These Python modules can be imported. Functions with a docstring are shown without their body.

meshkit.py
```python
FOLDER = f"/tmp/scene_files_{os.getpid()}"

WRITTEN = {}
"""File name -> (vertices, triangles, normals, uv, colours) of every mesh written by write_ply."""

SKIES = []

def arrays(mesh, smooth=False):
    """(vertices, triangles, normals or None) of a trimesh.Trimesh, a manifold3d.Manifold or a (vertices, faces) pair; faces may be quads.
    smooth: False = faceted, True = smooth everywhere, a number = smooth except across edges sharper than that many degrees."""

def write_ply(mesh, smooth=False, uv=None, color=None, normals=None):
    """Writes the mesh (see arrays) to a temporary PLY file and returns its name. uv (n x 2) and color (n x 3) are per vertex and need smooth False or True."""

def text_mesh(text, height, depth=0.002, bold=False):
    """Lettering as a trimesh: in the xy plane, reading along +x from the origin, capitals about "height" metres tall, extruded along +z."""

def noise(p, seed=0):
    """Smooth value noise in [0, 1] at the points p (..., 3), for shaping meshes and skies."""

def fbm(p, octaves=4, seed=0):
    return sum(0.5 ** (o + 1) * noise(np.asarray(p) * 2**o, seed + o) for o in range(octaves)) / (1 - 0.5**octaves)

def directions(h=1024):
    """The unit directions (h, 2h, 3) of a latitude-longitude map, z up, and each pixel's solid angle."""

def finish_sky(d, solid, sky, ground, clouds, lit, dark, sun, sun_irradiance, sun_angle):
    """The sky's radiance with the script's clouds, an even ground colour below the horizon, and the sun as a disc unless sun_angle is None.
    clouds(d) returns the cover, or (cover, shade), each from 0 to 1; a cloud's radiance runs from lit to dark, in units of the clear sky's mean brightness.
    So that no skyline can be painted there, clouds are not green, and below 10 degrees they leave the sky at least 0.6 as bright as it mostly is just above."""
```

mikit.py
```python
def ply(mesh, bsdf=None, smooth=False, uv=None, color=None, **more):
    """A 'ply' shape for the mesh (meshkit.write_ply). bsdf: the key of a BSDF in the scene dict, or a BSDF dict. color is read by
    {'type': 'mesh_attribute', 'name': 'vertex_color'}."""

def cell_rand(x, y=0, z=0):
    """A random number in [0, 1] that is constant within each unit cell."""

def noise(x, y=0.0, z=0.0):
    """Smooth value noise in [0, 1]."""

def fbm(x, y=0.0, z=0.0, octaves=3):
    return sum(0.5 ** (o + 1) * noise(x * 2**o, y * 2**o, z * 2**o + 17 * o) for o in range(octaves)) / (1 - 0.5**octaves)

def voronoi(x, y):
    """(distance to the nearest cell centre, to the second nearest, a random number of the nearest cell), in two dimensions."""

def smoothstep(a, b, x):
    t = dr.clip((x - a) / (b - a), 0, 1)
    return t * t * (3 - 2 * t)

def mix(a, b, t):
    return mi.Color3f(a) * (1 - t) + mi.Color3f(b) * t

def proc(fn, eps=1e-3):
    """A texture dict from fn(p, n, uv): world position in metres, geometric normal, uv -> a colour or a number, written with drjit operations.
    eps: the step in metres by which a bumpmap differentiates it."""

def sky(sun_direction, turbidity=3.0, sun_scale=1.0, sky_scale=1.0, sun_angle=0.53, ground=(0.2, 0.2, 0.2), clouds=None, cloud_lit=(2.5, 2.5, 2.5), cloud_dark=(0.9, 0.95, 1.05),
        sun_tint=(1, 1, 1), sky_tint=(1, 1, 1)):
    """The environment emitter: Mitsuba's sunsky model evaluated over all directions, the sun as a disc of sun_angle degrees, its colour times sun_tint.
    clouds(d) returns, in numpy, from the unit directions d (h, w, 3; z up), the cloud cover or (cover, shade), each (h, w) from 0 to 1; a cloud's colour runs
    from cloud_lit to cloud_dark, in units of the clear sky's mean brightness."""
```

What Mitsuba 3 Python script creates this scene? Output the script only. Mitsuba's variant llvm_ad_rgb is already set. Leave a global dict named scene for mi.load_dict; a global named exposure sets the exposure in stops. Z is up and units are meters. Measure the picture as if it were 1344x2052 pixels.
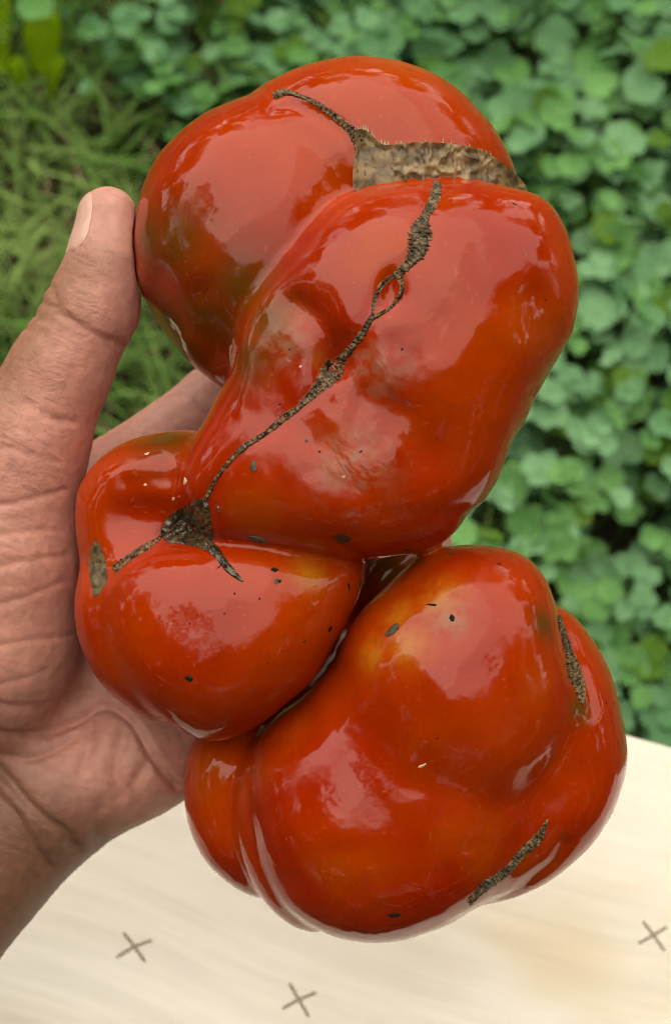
import math, random
import numpy as np
import shapely, shapely.geometry as sg
import scipy.sparse as sp, scipy.sparse.linalg as spl
from scipy import ndimage as ndi
import trimesh, drjit as dr, mitsuba as mi
import mikit, meshkit

rng = np.random.default_rng(7)
T = mi.ScalarTransform4f
scene, labels = {}, {}

# ---------------------------------------------------------------- camera, sky, exposure
PITCH = math.radians(68)
CAM = np.array([0.0, 0.0, 0.95])
FWD = np.array([0.0, math.cos(PITCH), -math.sin(PITCH)])
RIGHT = np.array([1.0, 0.0, 0.0])
UP = np.cross(RIGHT, FWD)
FPX, CX, CY, DIST = 3000.0, 672.0, 1026.0, 360.0        # focal length in photo pixels, fruit distance in mm
ORG = CAM + FWD * DIST / 1000
scene['camera'] = {'type': 'thinlens', 'fov': math.degrees(2 * math.atan(CX / FPX)), 'fov_axis': 'x',
                   'aperture_radius': 0.0017, 'focus_distance': 0.338, 'near_clip': 0.02, 'far_clip': 300.0,
                   'to_world': T().look_at(origin=CAM.tolist(), target=(CAM + FWD).tolist(), up=UP.tolist())}
exposure = 3.25
scene['sky'] = mikit.sky([-0.35, 0.30, 0.89], turbidity=3, sun_scale=0.12, sun_angle=80, clouds=lambda d: 1.0,
                         cloud_lit=(2.62, 2.48, 2.22))
SKIN_M = np.array([RIGHT, UP, -FWD])                       # rows: local axes of the held fruit in the world


def world(p):
    """local millimetres (right, up, towards the lens) -> metres in the world"""
    return ORG + np.asarray(p, float) @ SKIN_M / 1000


def loc(px, py, w=0.0):
    px, py, w = np.broadcast_arrays(np.asarray(px, float), np.asarray(py, float), np.asarray(w, float))
    d = (DIST - w) / FPX
    return np.stack([(px - CX) * d, (CY - py) * d, w], -1)


def plane_hit(px, py, z):
    d = FWD + RIGHT * (px - CX) / FPX + UP * (CY - py) / FPX
    return CAM + d * (z - CAM[2]) / d[2]


# ---------------------------------------------------------------- implicit modelling tools
def spline(pts, closed=True, n=6):
    p = np.asarray(pts, float)
    q = np.vstack([p[-1:], p, p[:2]]) if closed else np.vstack([2 * p[:1] - p[1:2], p, 2 * p[-1:] - p[-2:-1]])
    out, t = [], np.linspace(0, 1, n, endpoint=False)[:, None]
    for i in range(len(q) - 3):
        a, b, c, d = q[i:i + 4]
        out.append(0.5 * (2 * b + (c - a) * t + (2 * a - 5 * b + 4 * c - d) * t**2 + (3 * b - a - 3 * c + d) * t**3))
    out = np.vstack(out)
    return out if closed else np.vstack([out, p[-1:]])


BOX = 1.38


class Lobe:
    """A closed pillow: outline (photo px) on the plane w = z0, front and back half-thickness tf, tb in mm."""
    def __init__(self, poly, z0, tf, tb=None, g=0.55):
        pts = loc(*np.asarray(poly, float).T, z0)[:, :2]
        poly = sg.Polygon(spline(pts)).buffer(0)
        if poly.geom_type != 'Polygon':
            poly = max(poly.geoms, key=lambda q: q.area)
        self.z0, self.tf, self.tb = z0, tf, tb or tf
        x0, y0, x1, y1 = poly.bounds
        self.g, m = g, 8.0
        self.x0, self.y0 = x0 - m, y0 - m
        nx, ny = int((x1 - x0 + 2 * m) / g) + 1, int((y1 - y0 + 2 * m) / g) + 1
        X, Y = np.meshgrid(self.x0 + g * np.arange(nx), self.y0 + g * np.arange(ny), indexing='ij')
        P = shapely.points(X.ravel(), Y.ravel())
        sd = shapely.distance(poly.exterior, P).reshape(nx, ny)
        inside = shapely.contains(poly, P).reshape(nx, ny)
        idx = -np.ones((nx, ny), int)
        idx[inside] = np.arange(inside.sum())
        n = inside.sum()
        diag, rows, cols, vals, i, j = np.zeros(n), [], [], [], *np.nonzero(inside)
        for di, dj in ((1, 0), (-1, 0), (0, 1), (0, -1)):
            nb = idx[i + di, j + dj]
            ok = nb >= 0
            rows.append(np.nonzero(ok)[0]); cols.append(nb[ok]); vals.append(-np.ones(ok.sum()))
            fr = np.clip(sd[i, j] / np.maximum(sd[i, j] + sd[i + di, j + dj], 1e-6), 0.15, 1.0)
            diag += np.where(ok, 1.0, 1.0 / fr)
        A = sp.csr_matrix((np.concatenate(vals), (np.concatenate(rows), np.concatenate(cols))), (n, n)) + sp.diags(diag)
        h = np.zeros((nx, ny))
        h[inside] = spl.spsolve(A.tocsc(), np.full(n, g * g))
        h /= h.max()
        near = inside & (sd < 2.5) & (sd > 1.0)
        slope = np.median(h[near] / sd[near])
        h[~inside] = -slope * sd[~inside]
        self.h = ndi.gaussian_filter(h, 1.4 / g)
        self.gx, self.gy = np.gradient(self.h, g)
        self.floor = -slope * m

    def __call__(self, x, y, z):
        c = [(x - self.x0) / self.g, (y - self.y0) / self.g]
        shape = np.broadcast_shapes(np.shape(x), np.shape(y))
        c = np.array([np.broadcast_to(q, shape).ravel() for q in c])
        h, hx, hy = (ndi.map_coordinates(a, c, order=1, mode='nearest').reshape(shape) for a in (self.h, self.gx, self.gy))
        over = np.hypot(*(np.maximum(np.maximum(-q, q - (s - 1)), 0) for q, s in zip(c, self.h.shape))).reshape(shape) * self.g
        dz = z - self.z0
        t = np.where(dz > 0, self.tf, self.tb)
        u = np.maximum(1 - h, 1e-3)
        r = np.sqrt(np.maximum((dz / t)**2 + u**BOX, 1e-6))
        du = BOX * u**(BOX - 1)
        gr = np.sqrt((dz / t**2)**2 + (hx**2 + hy**2) * du * du / 4) / r
        return (r - 1) / np.maximum(gr, 0.006) + over


def smin(ds, k):
    m = np.minimum.reduce(ds)
    return m - k * np.log(sum(np.exp((m - d) / k) for d in ds))


def seg2(x, y, path):
    """distance in the fruit plane (mm) to an open path of mm points"""
    best = None
    for a, b in zip(path[:-1], path[1:]):
        d = b - a
        t = np.clip(((x - a[0]) * d[0] + (y - a[1]) * d[1]) / max(d @ d, 1e-9), 0, 1)
        q = (x - a[0] - t * d[0])**2 + (y - a[1] - t * d[1])**2
        best = q if best is None else np.minimum(best, q)
    return np.sqrt(best)


def surface(fn, lo, hi, h, newton=1):
    """naive surface nets of fn(x, y, z) < 0, projected on the exact surface"""
    ax = [np.arange(a, b + h, h) for a, b in zip(lo, hi)]
    F = fn(ax[0][:, None, None], ax[1][None, :, None], ax[2][None, None, :])
    F = ndi.gaussian_filter(F, .7)
    S = F < 0
    n = [s - 1 for s in S.shape]
    cnt, pos = np.zeros(n, np.int8), None
    cor = [S[i:n[0] + i, j:n[1] + j, k:n[2] + k] for i, j, k in np.ndindex(2, 2, 2)]
    c = sum(q.astype(np.int8) for q in cor)
    act = (c > 0) & (c < 8)
    I = np.argwhere(act)
    ids = -np.ones(n, np.int64)
    ids[act] = np.arange(len(I))
    acc, num = np.zeros((len(I), 3)), np.zeros(len(I))
    corners = list(np.ndindex(2, 2, 2))
    val = {q: F[I[:, 0] + q[0], I[:, 1] + q[1], I[:, 2] + q[2]] for q in corners}
    for a in corners:
        for d in range(3):
            if a[d] == 0:
                b = tuple(1 if e == d else a[e] for e in range(3))
                va, vb = val[a], val[b]
                x = (va < 0) != (vb < 0)
                t = np.where(x, va / np.where(x, va - vb, 1), 0)
                p = np.tile(np.array(a, float), (len(I), 1))
                p[:, d] += t
                acc[x] += p[x]; num[x] += 1
    V = (I + acc / num[:, None]) * h + np.array([a[0] for a in ax])
    faces = []
    for d in range(3):
        e, f = [(1, 2), (2, 0), (0, 1)][d]
        sl0, sl1 = [slice(None)] * 3, [slice(None)] * 3
        sl0[d], sl1[d] = slice(0, -1), slice(1, None)
        s0, s1 = S[tuple(sl0)], S[tuple(sl1)]
        E = np.argwhere(s0 != s1)
        E = E[(E[:, e] > 0) & (E[:, f] > 0) & (E[:, e] < n[e]) & (E[:, f] < n[f])]
        flip = S[E[:, 0], E[:, 1], E[:, 2]]
        def at(de, df):
            q = E.copy(); q[:, e] -= de; q[:, f] -= df
            return ids[q[:, 0], q[:, 1], q[:, 2]]
        Q = np.stack([at(0, 0), at(1, 0), at(1, 1), at(0, 1)], 1)
        Q[~flip] = Q[~flip][:, ::-1]
        faces.append(Q)
    Q = np.vstack(faces)
    for _ in range(newton):
        e = 0.3
        f0 = fn(*V.T)
        g = np.stack([fn(V[:, 0] + e * (k == 0), V[:, 1] + e * (k == 1), V[:, 2] + e * (k == 2)) - fn(V[:, 0] - e * (k == 0), V[:, 1] - e * (k == 1), V[:, 2] - e * (k == 2)) for k in range(3)], 1) / (2 * e)
        V = V - np.clip(f0 / np.maximum((g**2).sum(1), 0.2), -h, h)[:, None] * g * 0.9
    return trimesh.Trimesh(V, np.vstack([Q[:, [0, 1, 2]], Q[:, [0, 2, 3]]]), process=False), (F, [a[0] for a in ax], h)


def gradient(fn, P, e=0.3):
    g = np.stack([fn(P[:, 0] + e * (k == 0), P[:, 1] + e * (k == 1), P[:, 2] + e * (k == 2)) - fn(P[:, 0] - e * (k == 0), P[:, 1] - e * (k == 1), P[:, 2] - e * (k == 2)) for k in range(3)], 1)
    return g / np.maximum(np.linalg.norm(g, axis=1, keepdims=True), 1e-9)


def front(fn, px, py, w0=62.0, steps=45, wmin=-60):
    """where the line of sight through photo points first meets the shape (local mm) and the outward normal there"""
    px, py = np.asarray(px, float), np.asarray(py, float)
    w = np.full(px.shape, w0)
    for _ in range(steps):
        w = np.maximum(w - np.clip(fn(*loc(px, py, w).T) * 0.8, -3, 6), wmin)
    P = loc(px, py, w)
    return P, gradient(fn, P)


def put(key, mesh, bsdf, smooth=True, to_mm=True, **more):
    if isinstance(mesh, tuple):
        mesh = trimesh.Trimesh(mesh[0], mesh[1], process=False)
    if to_mm:
        mesh = trimesh.Trimesh(world(mesh.vertices), mesh.faces, process=False)
    base, i = key, 1
    while key in scene:
        key = f'{base}_{i:03d}'; i += 1
    scene[key] = mikit.ply(mesh, bsdf, smooth, **more)
    return key


# ---------------------------------------------------------------- materials
def local_mm(p):
    q = mi.Vector3f(p) - mi.Vector3f(*ORG.tolist())
    return [dr.dot(q, mi.Vector3f(*r.tolist())) * 1000 for r in SKIN_M]


def spots(p, table):
    x, y, z = p
    s = mi.Float(0)
    for (a, b, c), r in table:
        s = dr.maximum(s, dr.exp(-(dr.square(x - a) + dr.square(y - b) + dr.square(z - c)) / (r * r)))
    return s


YELLOW, GREEN, PALE, MOLD = [], [], [], []                  # filled once the fruit's surface is known


def tomato_colour(p, n, uv):
    q = local_mm(p)
    x, y, z = q
    big = mikit.fbm(x * .035 + 5, y * .035, z * .035, 3)
    fine = mikit.fbm(x * .5, y * .5, z * .5, 2)
    c = mikit.mix((.25, .0125, .0002), (.32, .029, .0003), mikit.smoothstep(.3, .7, big))
    c = mikit.mix(c, (.33, .050, .0006), mikit.smoothstep(.55, .8, mikit.fbm(x * .06 + 9, y * .05, z * .06, 2)) * .5)
    c = mikit.mix(c, (.07, .035, .003), dr.minimum(spots(q, GREEN) * (.5 + .8 * big), .85))
    c = mikit.mix(c, (.36, .13, .006), spots(q, YELLOW) * .75 * mikit.smoothstep(.2, .7, fine * .6 + big * .5))
    c = mikit.mix(c, (.24, .10, .055), spots(q, PALE) * mikit.smoothstep(.3, .7, fine) * .8)
    c = mikit.mix(c, (.035, .03, .015), mikit.smoothstep(.35, .75, spots(q, MOLD) + (fine - .5) * .4))
    speck = mikit.noise(x * 1.1, y * 1.1, z * 1.1)
    return mikit.mix(c, (.40, .08, .015), mikit.smoothstep(.86, .93, speck) * .35)


def skin_relief(p, n, uv):
    q = local_mm(p)
    x, y, z = q
    scuff = mikit.smoothstep(.25, .7, spots(q, PALE))
    s_, t_ = x * .8 + y * .6, y * .8 - x * .6
    return .3 * mikit.fbm(x * .22, y * .22, z * .22, 2) +   .07 * mikit.noise(x * .9, y * .9, z * .9) + scuff * .35 * mikit.fbm(s_ * 1.5, t_ * .5, z * .5, 3)


scene['tomato_skin'] = {'type': 'bumpmap', 'arbitrary': mikit.proc(skin_relief, 2e-4), 'scale': 0.0004, 'b': {'type': 'principled', 'base_color': mikit.proc(tomato_colour), 'roughness': mikit.proc(lambda p, n, uv: .075 + .13 * mikit.smoothstep(.45, .75, mikit.fbm(*[v * .12 + 3 for v in local_mm(p)], 3)) + .08 * mikit.smoothstep(.3, .7, spots(local_mm(p), PALE))), 'specular': 0.32}}


def cork_colour(p, n, uv):
    x, y, z = local_mm(p)
    a = mikit.fbm(x * .7, y * .7, z * .7, 3)
    b = mikit.fbm(x * 2.2 + 7, y * 2.2, z * 2.2, 2)
    c = mikit.mix((.042, .026, .011), (.175, .115, .05), mikit.smoothstep(.3, .65, a))
    return mikit.mix(c, (.018, .012, .006), mikit.smoothstep(.5, .62, b) * .9)


scene['cork'] = {'type': 'twosided', 'b': {'type': 'bumpmap', 'arbitrary': mikit.proc(lambda p, n, uv: mikit.fbm(*[v * 1.3 for v in local_mm(p)], 3), 2e-4), 'scale': 0.0009,
                 'b': {'type': 'principled', 'base_color': mikit.proc(cork_colour), 'roughness': .5, 'specular': .4}}}


def stem_colour(p, n, uv):
    x, y, z = local_mm(p)
    a = mikit.fbm(x * .35, y * .35, z * .35, 3)
    b = mikit.fbm(x * 1.2 + 7, y * 1.2, z * 1.2, 2)
    c = mikit.mix((.08, .052, .02), (.25, .17, .075), mikit.smoothstep(.3, .65, a))
    return mikit.mix(c, (.05, .035, .015), mikit.smoothstep(.58, .72, b) * .7)


scene['stem_cork'] = {'type': 'twosided', 'b': {'type': 'principled', 'base_color': mikit.proc(stem_colour), 'roughness': .42, 'specular': .5}}


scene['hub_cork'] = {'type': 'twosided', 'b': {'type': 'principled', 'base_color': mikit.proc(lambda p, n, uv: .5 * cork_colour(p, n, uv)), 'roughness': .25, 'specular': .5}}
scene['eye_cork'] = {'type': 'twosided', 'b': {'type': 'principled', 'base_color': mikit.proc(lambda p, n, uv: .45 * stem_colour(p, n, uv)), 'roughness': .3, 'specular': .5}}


def skin_colour(p, n, uv):
    x, y, z = local_mm(p)
    a = mikit.fbm(x * .06, y * .06, z * .06, 3)
    b = mikit.fbm(x * .5, y * .5, z * .5, 3)
    c = mikit.mix((.39, .175, .125), (.48, .21, .165), a)
    c = mikit.mix(c, (.50, .25, .20), mikit.smoothstep(-26, -32, z) * mikit.smoothstep(-5, 4, y) * mikit.smoothstep(-66, -58, x) * .8)
    pink = mikit.smoothstep(40, 75, y)                                             # the thumb's ball and tip are pinker
    c = mikit.mix(c, (.45, .22, .175), pink * .8)
    red = dr.exp(-dr.square((x + 58) / 6) - dr.square((y - 8) / 16))
    c = mikit.mix(c, (.42, .13, .09), red * .7)
    arm = mikit.smoothstep(-14, 10, -(x + 66) * .62 - (y + 72) * .78)               # browner past the wrist creases
    c = mikit.mix(c, (.14, .064, .034), arm * .9)
    back = mikit.smoothstep(71, 84, y * .52 - x * .85) * mikit.smoothstep(66, 56, y)   # the browner back of the thumb
    c = mikit.mix(c, (.20, .095, .05), back * .75)
    return c * (.78 + .44 * b)


def skin_bump(p, n, uv):
    x, y, z = local_mm(p)
    s, t = x * .4 + y * .9, x * .9 - y * .4
    w = mikit.fbm(s * .9, t * .28, z * .3, 3)
    return w * .7 + .3 * mikit.fbm(x * 2.2, y * 2.2, z * 2.2, 2)


scene['hand_skin'] = {'type': 'bumpmap', 'arbitrary': mikit.proc(skin_bump, 1.5e-4), 'scale': 0.0004,
                      'b': {'type': 'principled', 'base_color': mikit.proc(skin_colour), 'roughness': .5, 'specular': .4, 'sheen': .15}}
scene['nail'] = {'type': 'principled', 'base_color': {'type': 'rgb', 'value': (.52, .31, .25)}, 'roughness': .22, 'specular': .5}

# ---------------------------------------------------------------- the tomato
L = {
    'A': Lobe([(275, 470), (290, 390), (330, 310), (390, 250), (460, 215), (540, 198), (620, 205), (690, 250), (740, 330), (760, 430), (740, 540), (690, 640), (620, 720), (540, 790), (480, 800), (425, 765), (370, 715), (320, 660), (288, 605), (275, 540)], -6, 33),
    'B': Lobe([(505, 205), (560, 167), (640, 138), (720, 128), (800, 138), (870, 165), (930, 210), (985, 265), (1015, 320), (1035, 375), (1030, 450), (980, 520), (900, 560), (800, 570), (700, 540), (620, 480), (550, 400), (510, 300)], -9, 33),
    'C': Lobe([(560, 560), (575, 510), (610, 460), (660, 415), (725, 383), (800, 370), (880, 366), (960, 370), (1040, 385), (1100, 412), (1132, 465), (1149, 530), (1155, 600), (1141, 690), (1110, 755), (1075, 812), (1030, 870), (985, 915), (950, 950), (880, 960), (760, 930), (640, 850), (570, 740), (545, 650)], 17, 25, 46),
    'C2': Lobe([(462, 720), (470, 675), (490, 635), (520, 605), (570, 580), (640, 580), (700, 620), (740, 700), (730, 800), (660, 900), (560, 980), (470, 1040), (410, 1060), (360, 1045), (362, 985), (374, 935), (397, 885), (428, 830), (450, 775)], 15, 18, 30),
    'C3': Lobe([(430, 970), (500, 890), (620, 830), (740, 800), (860, 810), (935, 850), (960, 930), (950, 1000), (925, 1050), (890, 1085), (830, 1108), (760, 1122), (700, 1124), (640, 1115), (570, 1102), (510, 1085), (450, 1065), (415, 1020)], 14, 24, 32),
    'C4': Lobe([(930, 960), (940, 905), (965, 870), (1000, 840), (1035, 820), (1050, 835), (1030, 872), (1006, 902), (980, 930), (958, 948)], 2, 8),
    'D': Lobe([(206, 1200), (225, 1130), (270, 1085), (340, 1060), (430, 1055), (540, 1060), (640, 1075), (715, 1100), (736, 1140), (722, 1190), (695, 1240), (671, 1290), (649, 1335), (612, 1376), (556, 1428), (490, 1470), (405, 1480), (315, 1425), (248, 1350), (215, 1280)], 9, 23, 32),
    'D2': Lobe([(153, 1195), (168, 1128), (210, 1100), (270, 1125), (320, 1200), (340, 1320), (350, 1420), (320, 1448), (255, 1408), (205, 1360), (172, 1305), (155, 1245)], -1, 20),
    'D3': Lobe([(150, 1035), (158, 980), (185, 935), (240, 890), (310, 868), (385, 862), (450, 880), (500, 950), (480, 1060), (400, 1130), (300, 1160), (210, 1160), (168, 1125), (155, 1085)], -2, 22),
    'E': Lobe([(682, 1330), (695, 1270), (727, 1222), (770, 1178), (818, 1132), (870, 1103), (940, 1093), (1010, 1098), (1060, 1120), (1093, 1165), (1108, 1215), (1130, 1300), (1145, 1400), (1120, 1500), (1020, 1580), (900, 1600), (780, 1560), (718, 1480), (688, 1400)], 9, 26, 34),
    'E2': Lobe([(500, 1640), (492, 1570), (506, 1500), (545, 1440), (603, 1396), (660, 1355), (725, 1330), (800, 1370), (950, 1440), (1060, 1530), (1100, 1620), (1070, 1700), (1000, 1770), (920, 1830), (840, 1862), (760, 1876), (690, 1872), (620, 1845), (555, 1790), (515, 1720)], 0, 29, 42),
    'E3': Lobe([(1070, 1215), (1120, 1215), (1165, 1252), (1200, 1305), (1226, 1365), (1243, 1440), (1247, 1510), (1232, 1590), (1200, 1650), (1150, 1710), (1080, 1760), (1000, 1797), (930, 1818), (880, 1790), (930, 1690), (960, 1580), (970, 1450), (1010, 1320)], -7, 27),
    'K': Lobe([(530, 1500), (520, 1400), (560, 1290), (630, 1200), (700, 1165), (745, 1185), (775, 1220), (770, 1380), (710, 1470), (640, 1540), (580, 1550)], -40, 14),
    'M': Lobe([(728, 1120), (770, 1090), (835, 1078), (862, 1105), (830, 1160), (775, 1215), (735, 1250), (712, 1200)], -32, 10),
    'F': Lobe([(370, 1575), (380, 1505), (410, 1455), (480, 1430), (570, 1480), (610, 1600), (600, 1720), (560, 1790), (520, 1797), (480, 1780), (435, 1745), (398, 1698), (376, 1640)], -17, 18, 25),
    'F2': Lobe([(460, 1600), (478, 1525), (520, 1470), (600, 1500), (650, 1650), (680, 1800), (650, 1864), (600, 1852), (545, 1812), (498, 1750), (470, 1675)], -8, 20, 28),
}
SC1 = [(548, 192), (575, 185), (610, 195), (640, 210), (670, 232), (700, 257), (722, 285)]
SC2 = [(876, 366), (870, 400), (852, 432), (843, 465), (838, 498), (818, 528), (792, 553)]
SC2L = [(800, 546), (768, 566), (750, 600), (746, 640)]
SC2R = [(800, 546), (806, 580), (788, 612), (748, 638)]
SC3 = [(748, 630), (728, 665), (706, 695), (688, 715), (664, 745), (636, 778), (600, 815), (568, 838), (530, 870), (490, 895), (455, 930), (430, 965), (412, 1003)]
SC4 = [(330, 1072), (290, 1098), (255, 1120), (228, 1142)]
SC5 = [(1097, 1642), (1078, 1680), (1044, 1712), (1012, 1748), (972, 1776), (938, 1810)]
SC6 = [(1118, 1235), (1130, 1275), (1140, 1310), (1150, 1345), (1160, 1375), (1166, 1410)]
HUB = [(322, 1062), (338, 1035), (372, 1012), (402, 1000), (418, 1012), (424, 1045), (430, 1082), (452, 1118), (488, 1166), (455, 1148), (425, 1112), (392, 1096), (358, 1090), (330, 1084)]
EYE = [(190, 1084), (203, 1098), (214, 1140), (214, 1165), (203, 1185), (190, 1198), (182, 1170), (178, 1135), (181, 1105)]
GROOVES = [(SC1, 1.0, 1.6, 30), (SC2, .8, 2.0, 38), (SC3, .6, 1.8, 34), (SC4, .9, 1.5, 20), (SC5, 1.2, 1.6, -10), (SC6, 1.0, 1.8, 5),
           ([(600, 615), (635, 645), (665, 690), (676, 730)], 2.6, 3.2, 32),          # the fold left of the middle scar
           ([(735, 800), (790, 835), (830, 880), (850, 905)], 1.6, 5.5, 36),
           ([(1050, 640), (1085, 720), (1060, 800)], 1.6, 5.0, 10),
           ([(250, 968), (290, 962), (350, 962)], .9, 1.8, 18),
           ([(330, 560), (370, 640), (420, 705)], 1.6, 3.5, 12), ([(300, 600), (340, 670)], 1.2, 3.0, 6),
           ([(410, 600), (440, 690), (450, 740)], 1.6, 3.5, 15)]
GROOVES = [(loc(*spline(p, False, 3).T, w)[:, :2], d, s) for p, d, s, w in GROOVES]
DIMPLES = [(loc(268, 1035, 17), 5.5, (8.5, 7)), (loc(370, 1052, 20), 3.5, (6, 5)), (loc(782, 588, 38), 3.0, (2.2, 3.6)), (loc(668, 735, 32), 2.5, (3.6, 3.6)),
           (loc(900, 1415, 30), -1.0, (9, 9))]


class Field:
    """carved depth over the fruit plane, tabulated every 0.3 mm"""
    def __init__(self, grooves, dimples, lo, hi, g=.3, deepest=False):
        self.lo, self.g = lo, g
        X, Y = np.meshgrid(np.arange(lo[0], hi[0], g), np.arange(lo[1], hi[1], g), indexing='ij')
        self.t = np.zeros(X.shape)
        for path, dep, s in grooves:
            a, b = path.min(0) - 3.2 * s, path.max(0) + 3.2 * s
            i0, i1 = [int(np.clip((q - lo[0]) / g, 0, X.shape[0])) for q in (a[0], b[0])]
            j0, j1 = [int(np.clip((q - lo[1]) / g, 0, X.shape[1])) for q in (a[1], b[1])]
            if i1 > i0 and j1 > j0:
                q, v = self.t[i0:i1, j0:j1], dep * np.exp(-(seg2(X[i0:i1, j0:j1], Y[i0:i1, j0:j1], path) / s)**2)
                q[:] = np.maximum(q, v) if deepest else q + v
        for c, dep, (a, b) in dimples:
            self.t += dep * np.exp(-((X - c[0]) / a)**2 - ((Y - c[1]) / b)**2)

    def __call__(self, x, y):
        shape = np.broadcast_shapes(np.shape(x), np.shape(y))
        c = np.array([np.broadcast_to((q - l) / self.g, shape).ravel() for q, l in zip((x, y), self.lo)])
        return ndi.map_coordinates(self.t, c, order=1, mode='constant').reshape(shape)


CARVED = Field(GROOVES, DIMPLES, (-90, -125), (90, 125))
gx_, gy_ = np.meshgrid(np.arange(-90, 90, .3), np.arange(-125, 125, .3), indexing='ij')          # low dents and swellings
CARVED.t += .95 * (meshkit.noise(np.stack([gx_ * .085, gy_ * .085, gx_ * 0 + 3], -1), 12) - .5) + .35 * (meshkit.noise(np.stack([gx_ * .2, gy_ * .2, gx_ * 0 + 5], -1), 13) - .5)
q_ = np.exp(-((gx_ - loc(690, 800)[0]) / 22)**2 - ((gy_ - loc(690, 800)[1]) / 22)**2)              # the puckered middle
CARVED.t += q_ * (1.0 * (meshkit.noise(np.stack([gx_ * .28 + gy_ * .1, gy_ * .22, gx_ * 0 + 9], -1), 14) - .5) + .35 * (meshkit.noise(np.stack([gx_ * .6, gy_ * .45, gx_ * 0 + 2], -1), 15) - .5))


def upper(x, y, z):
    return smin([L['A'](x, y, z), L['B'](x, y, z)], 1.6)


def carve(d, x, y, z):
    return d + CARVED(x, y) / (1 + np.exp(-(z + 6) / 3))


def tomato_sdf(x, y, z):
    c = smin([L['C'](x, y, z), L['C2'](x, y, z), L['C3'](x, y, z)], 6.0)
    d = smin([L['D'](x, y, z), smin([L['D2'](x, y, z), L['D3'](x, y, z)], 1.8)], 2.2)
    e = smin([smin([L['E'](x, y, z), L['E2'](x, y, z)], 4.0), L['E3'](x, y, z)], 2.4)
    c = smin([c, L['C4'](x, y, z)], .6)
    f = smin([L['F'](x, y, z), L['F2'](x, y, z), L['K'](x, y, z), L['M'](x, y, z), e], .5)
    return carve(smin([upper(x, y, z), c, d, f], .7), x, y, z)


def upper_carved(x, y, z):
    return carve(upper(x, y, z), x, y, z)


tom, TGRID = surface(tomato_sdf, (-66, -108, -66), (72, 112, 48), 0.85, newton=0)
trimesh.smoothing.filter_taubin(tom, iterations=6)


def on_fruit(table):
    P = front(tomato_sdf, [q[0][0] for q in table], [q[0][1] for q in table])[0]
    return [(tuple(p), q[1]) for p, q in zip(P, table)]


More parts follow.
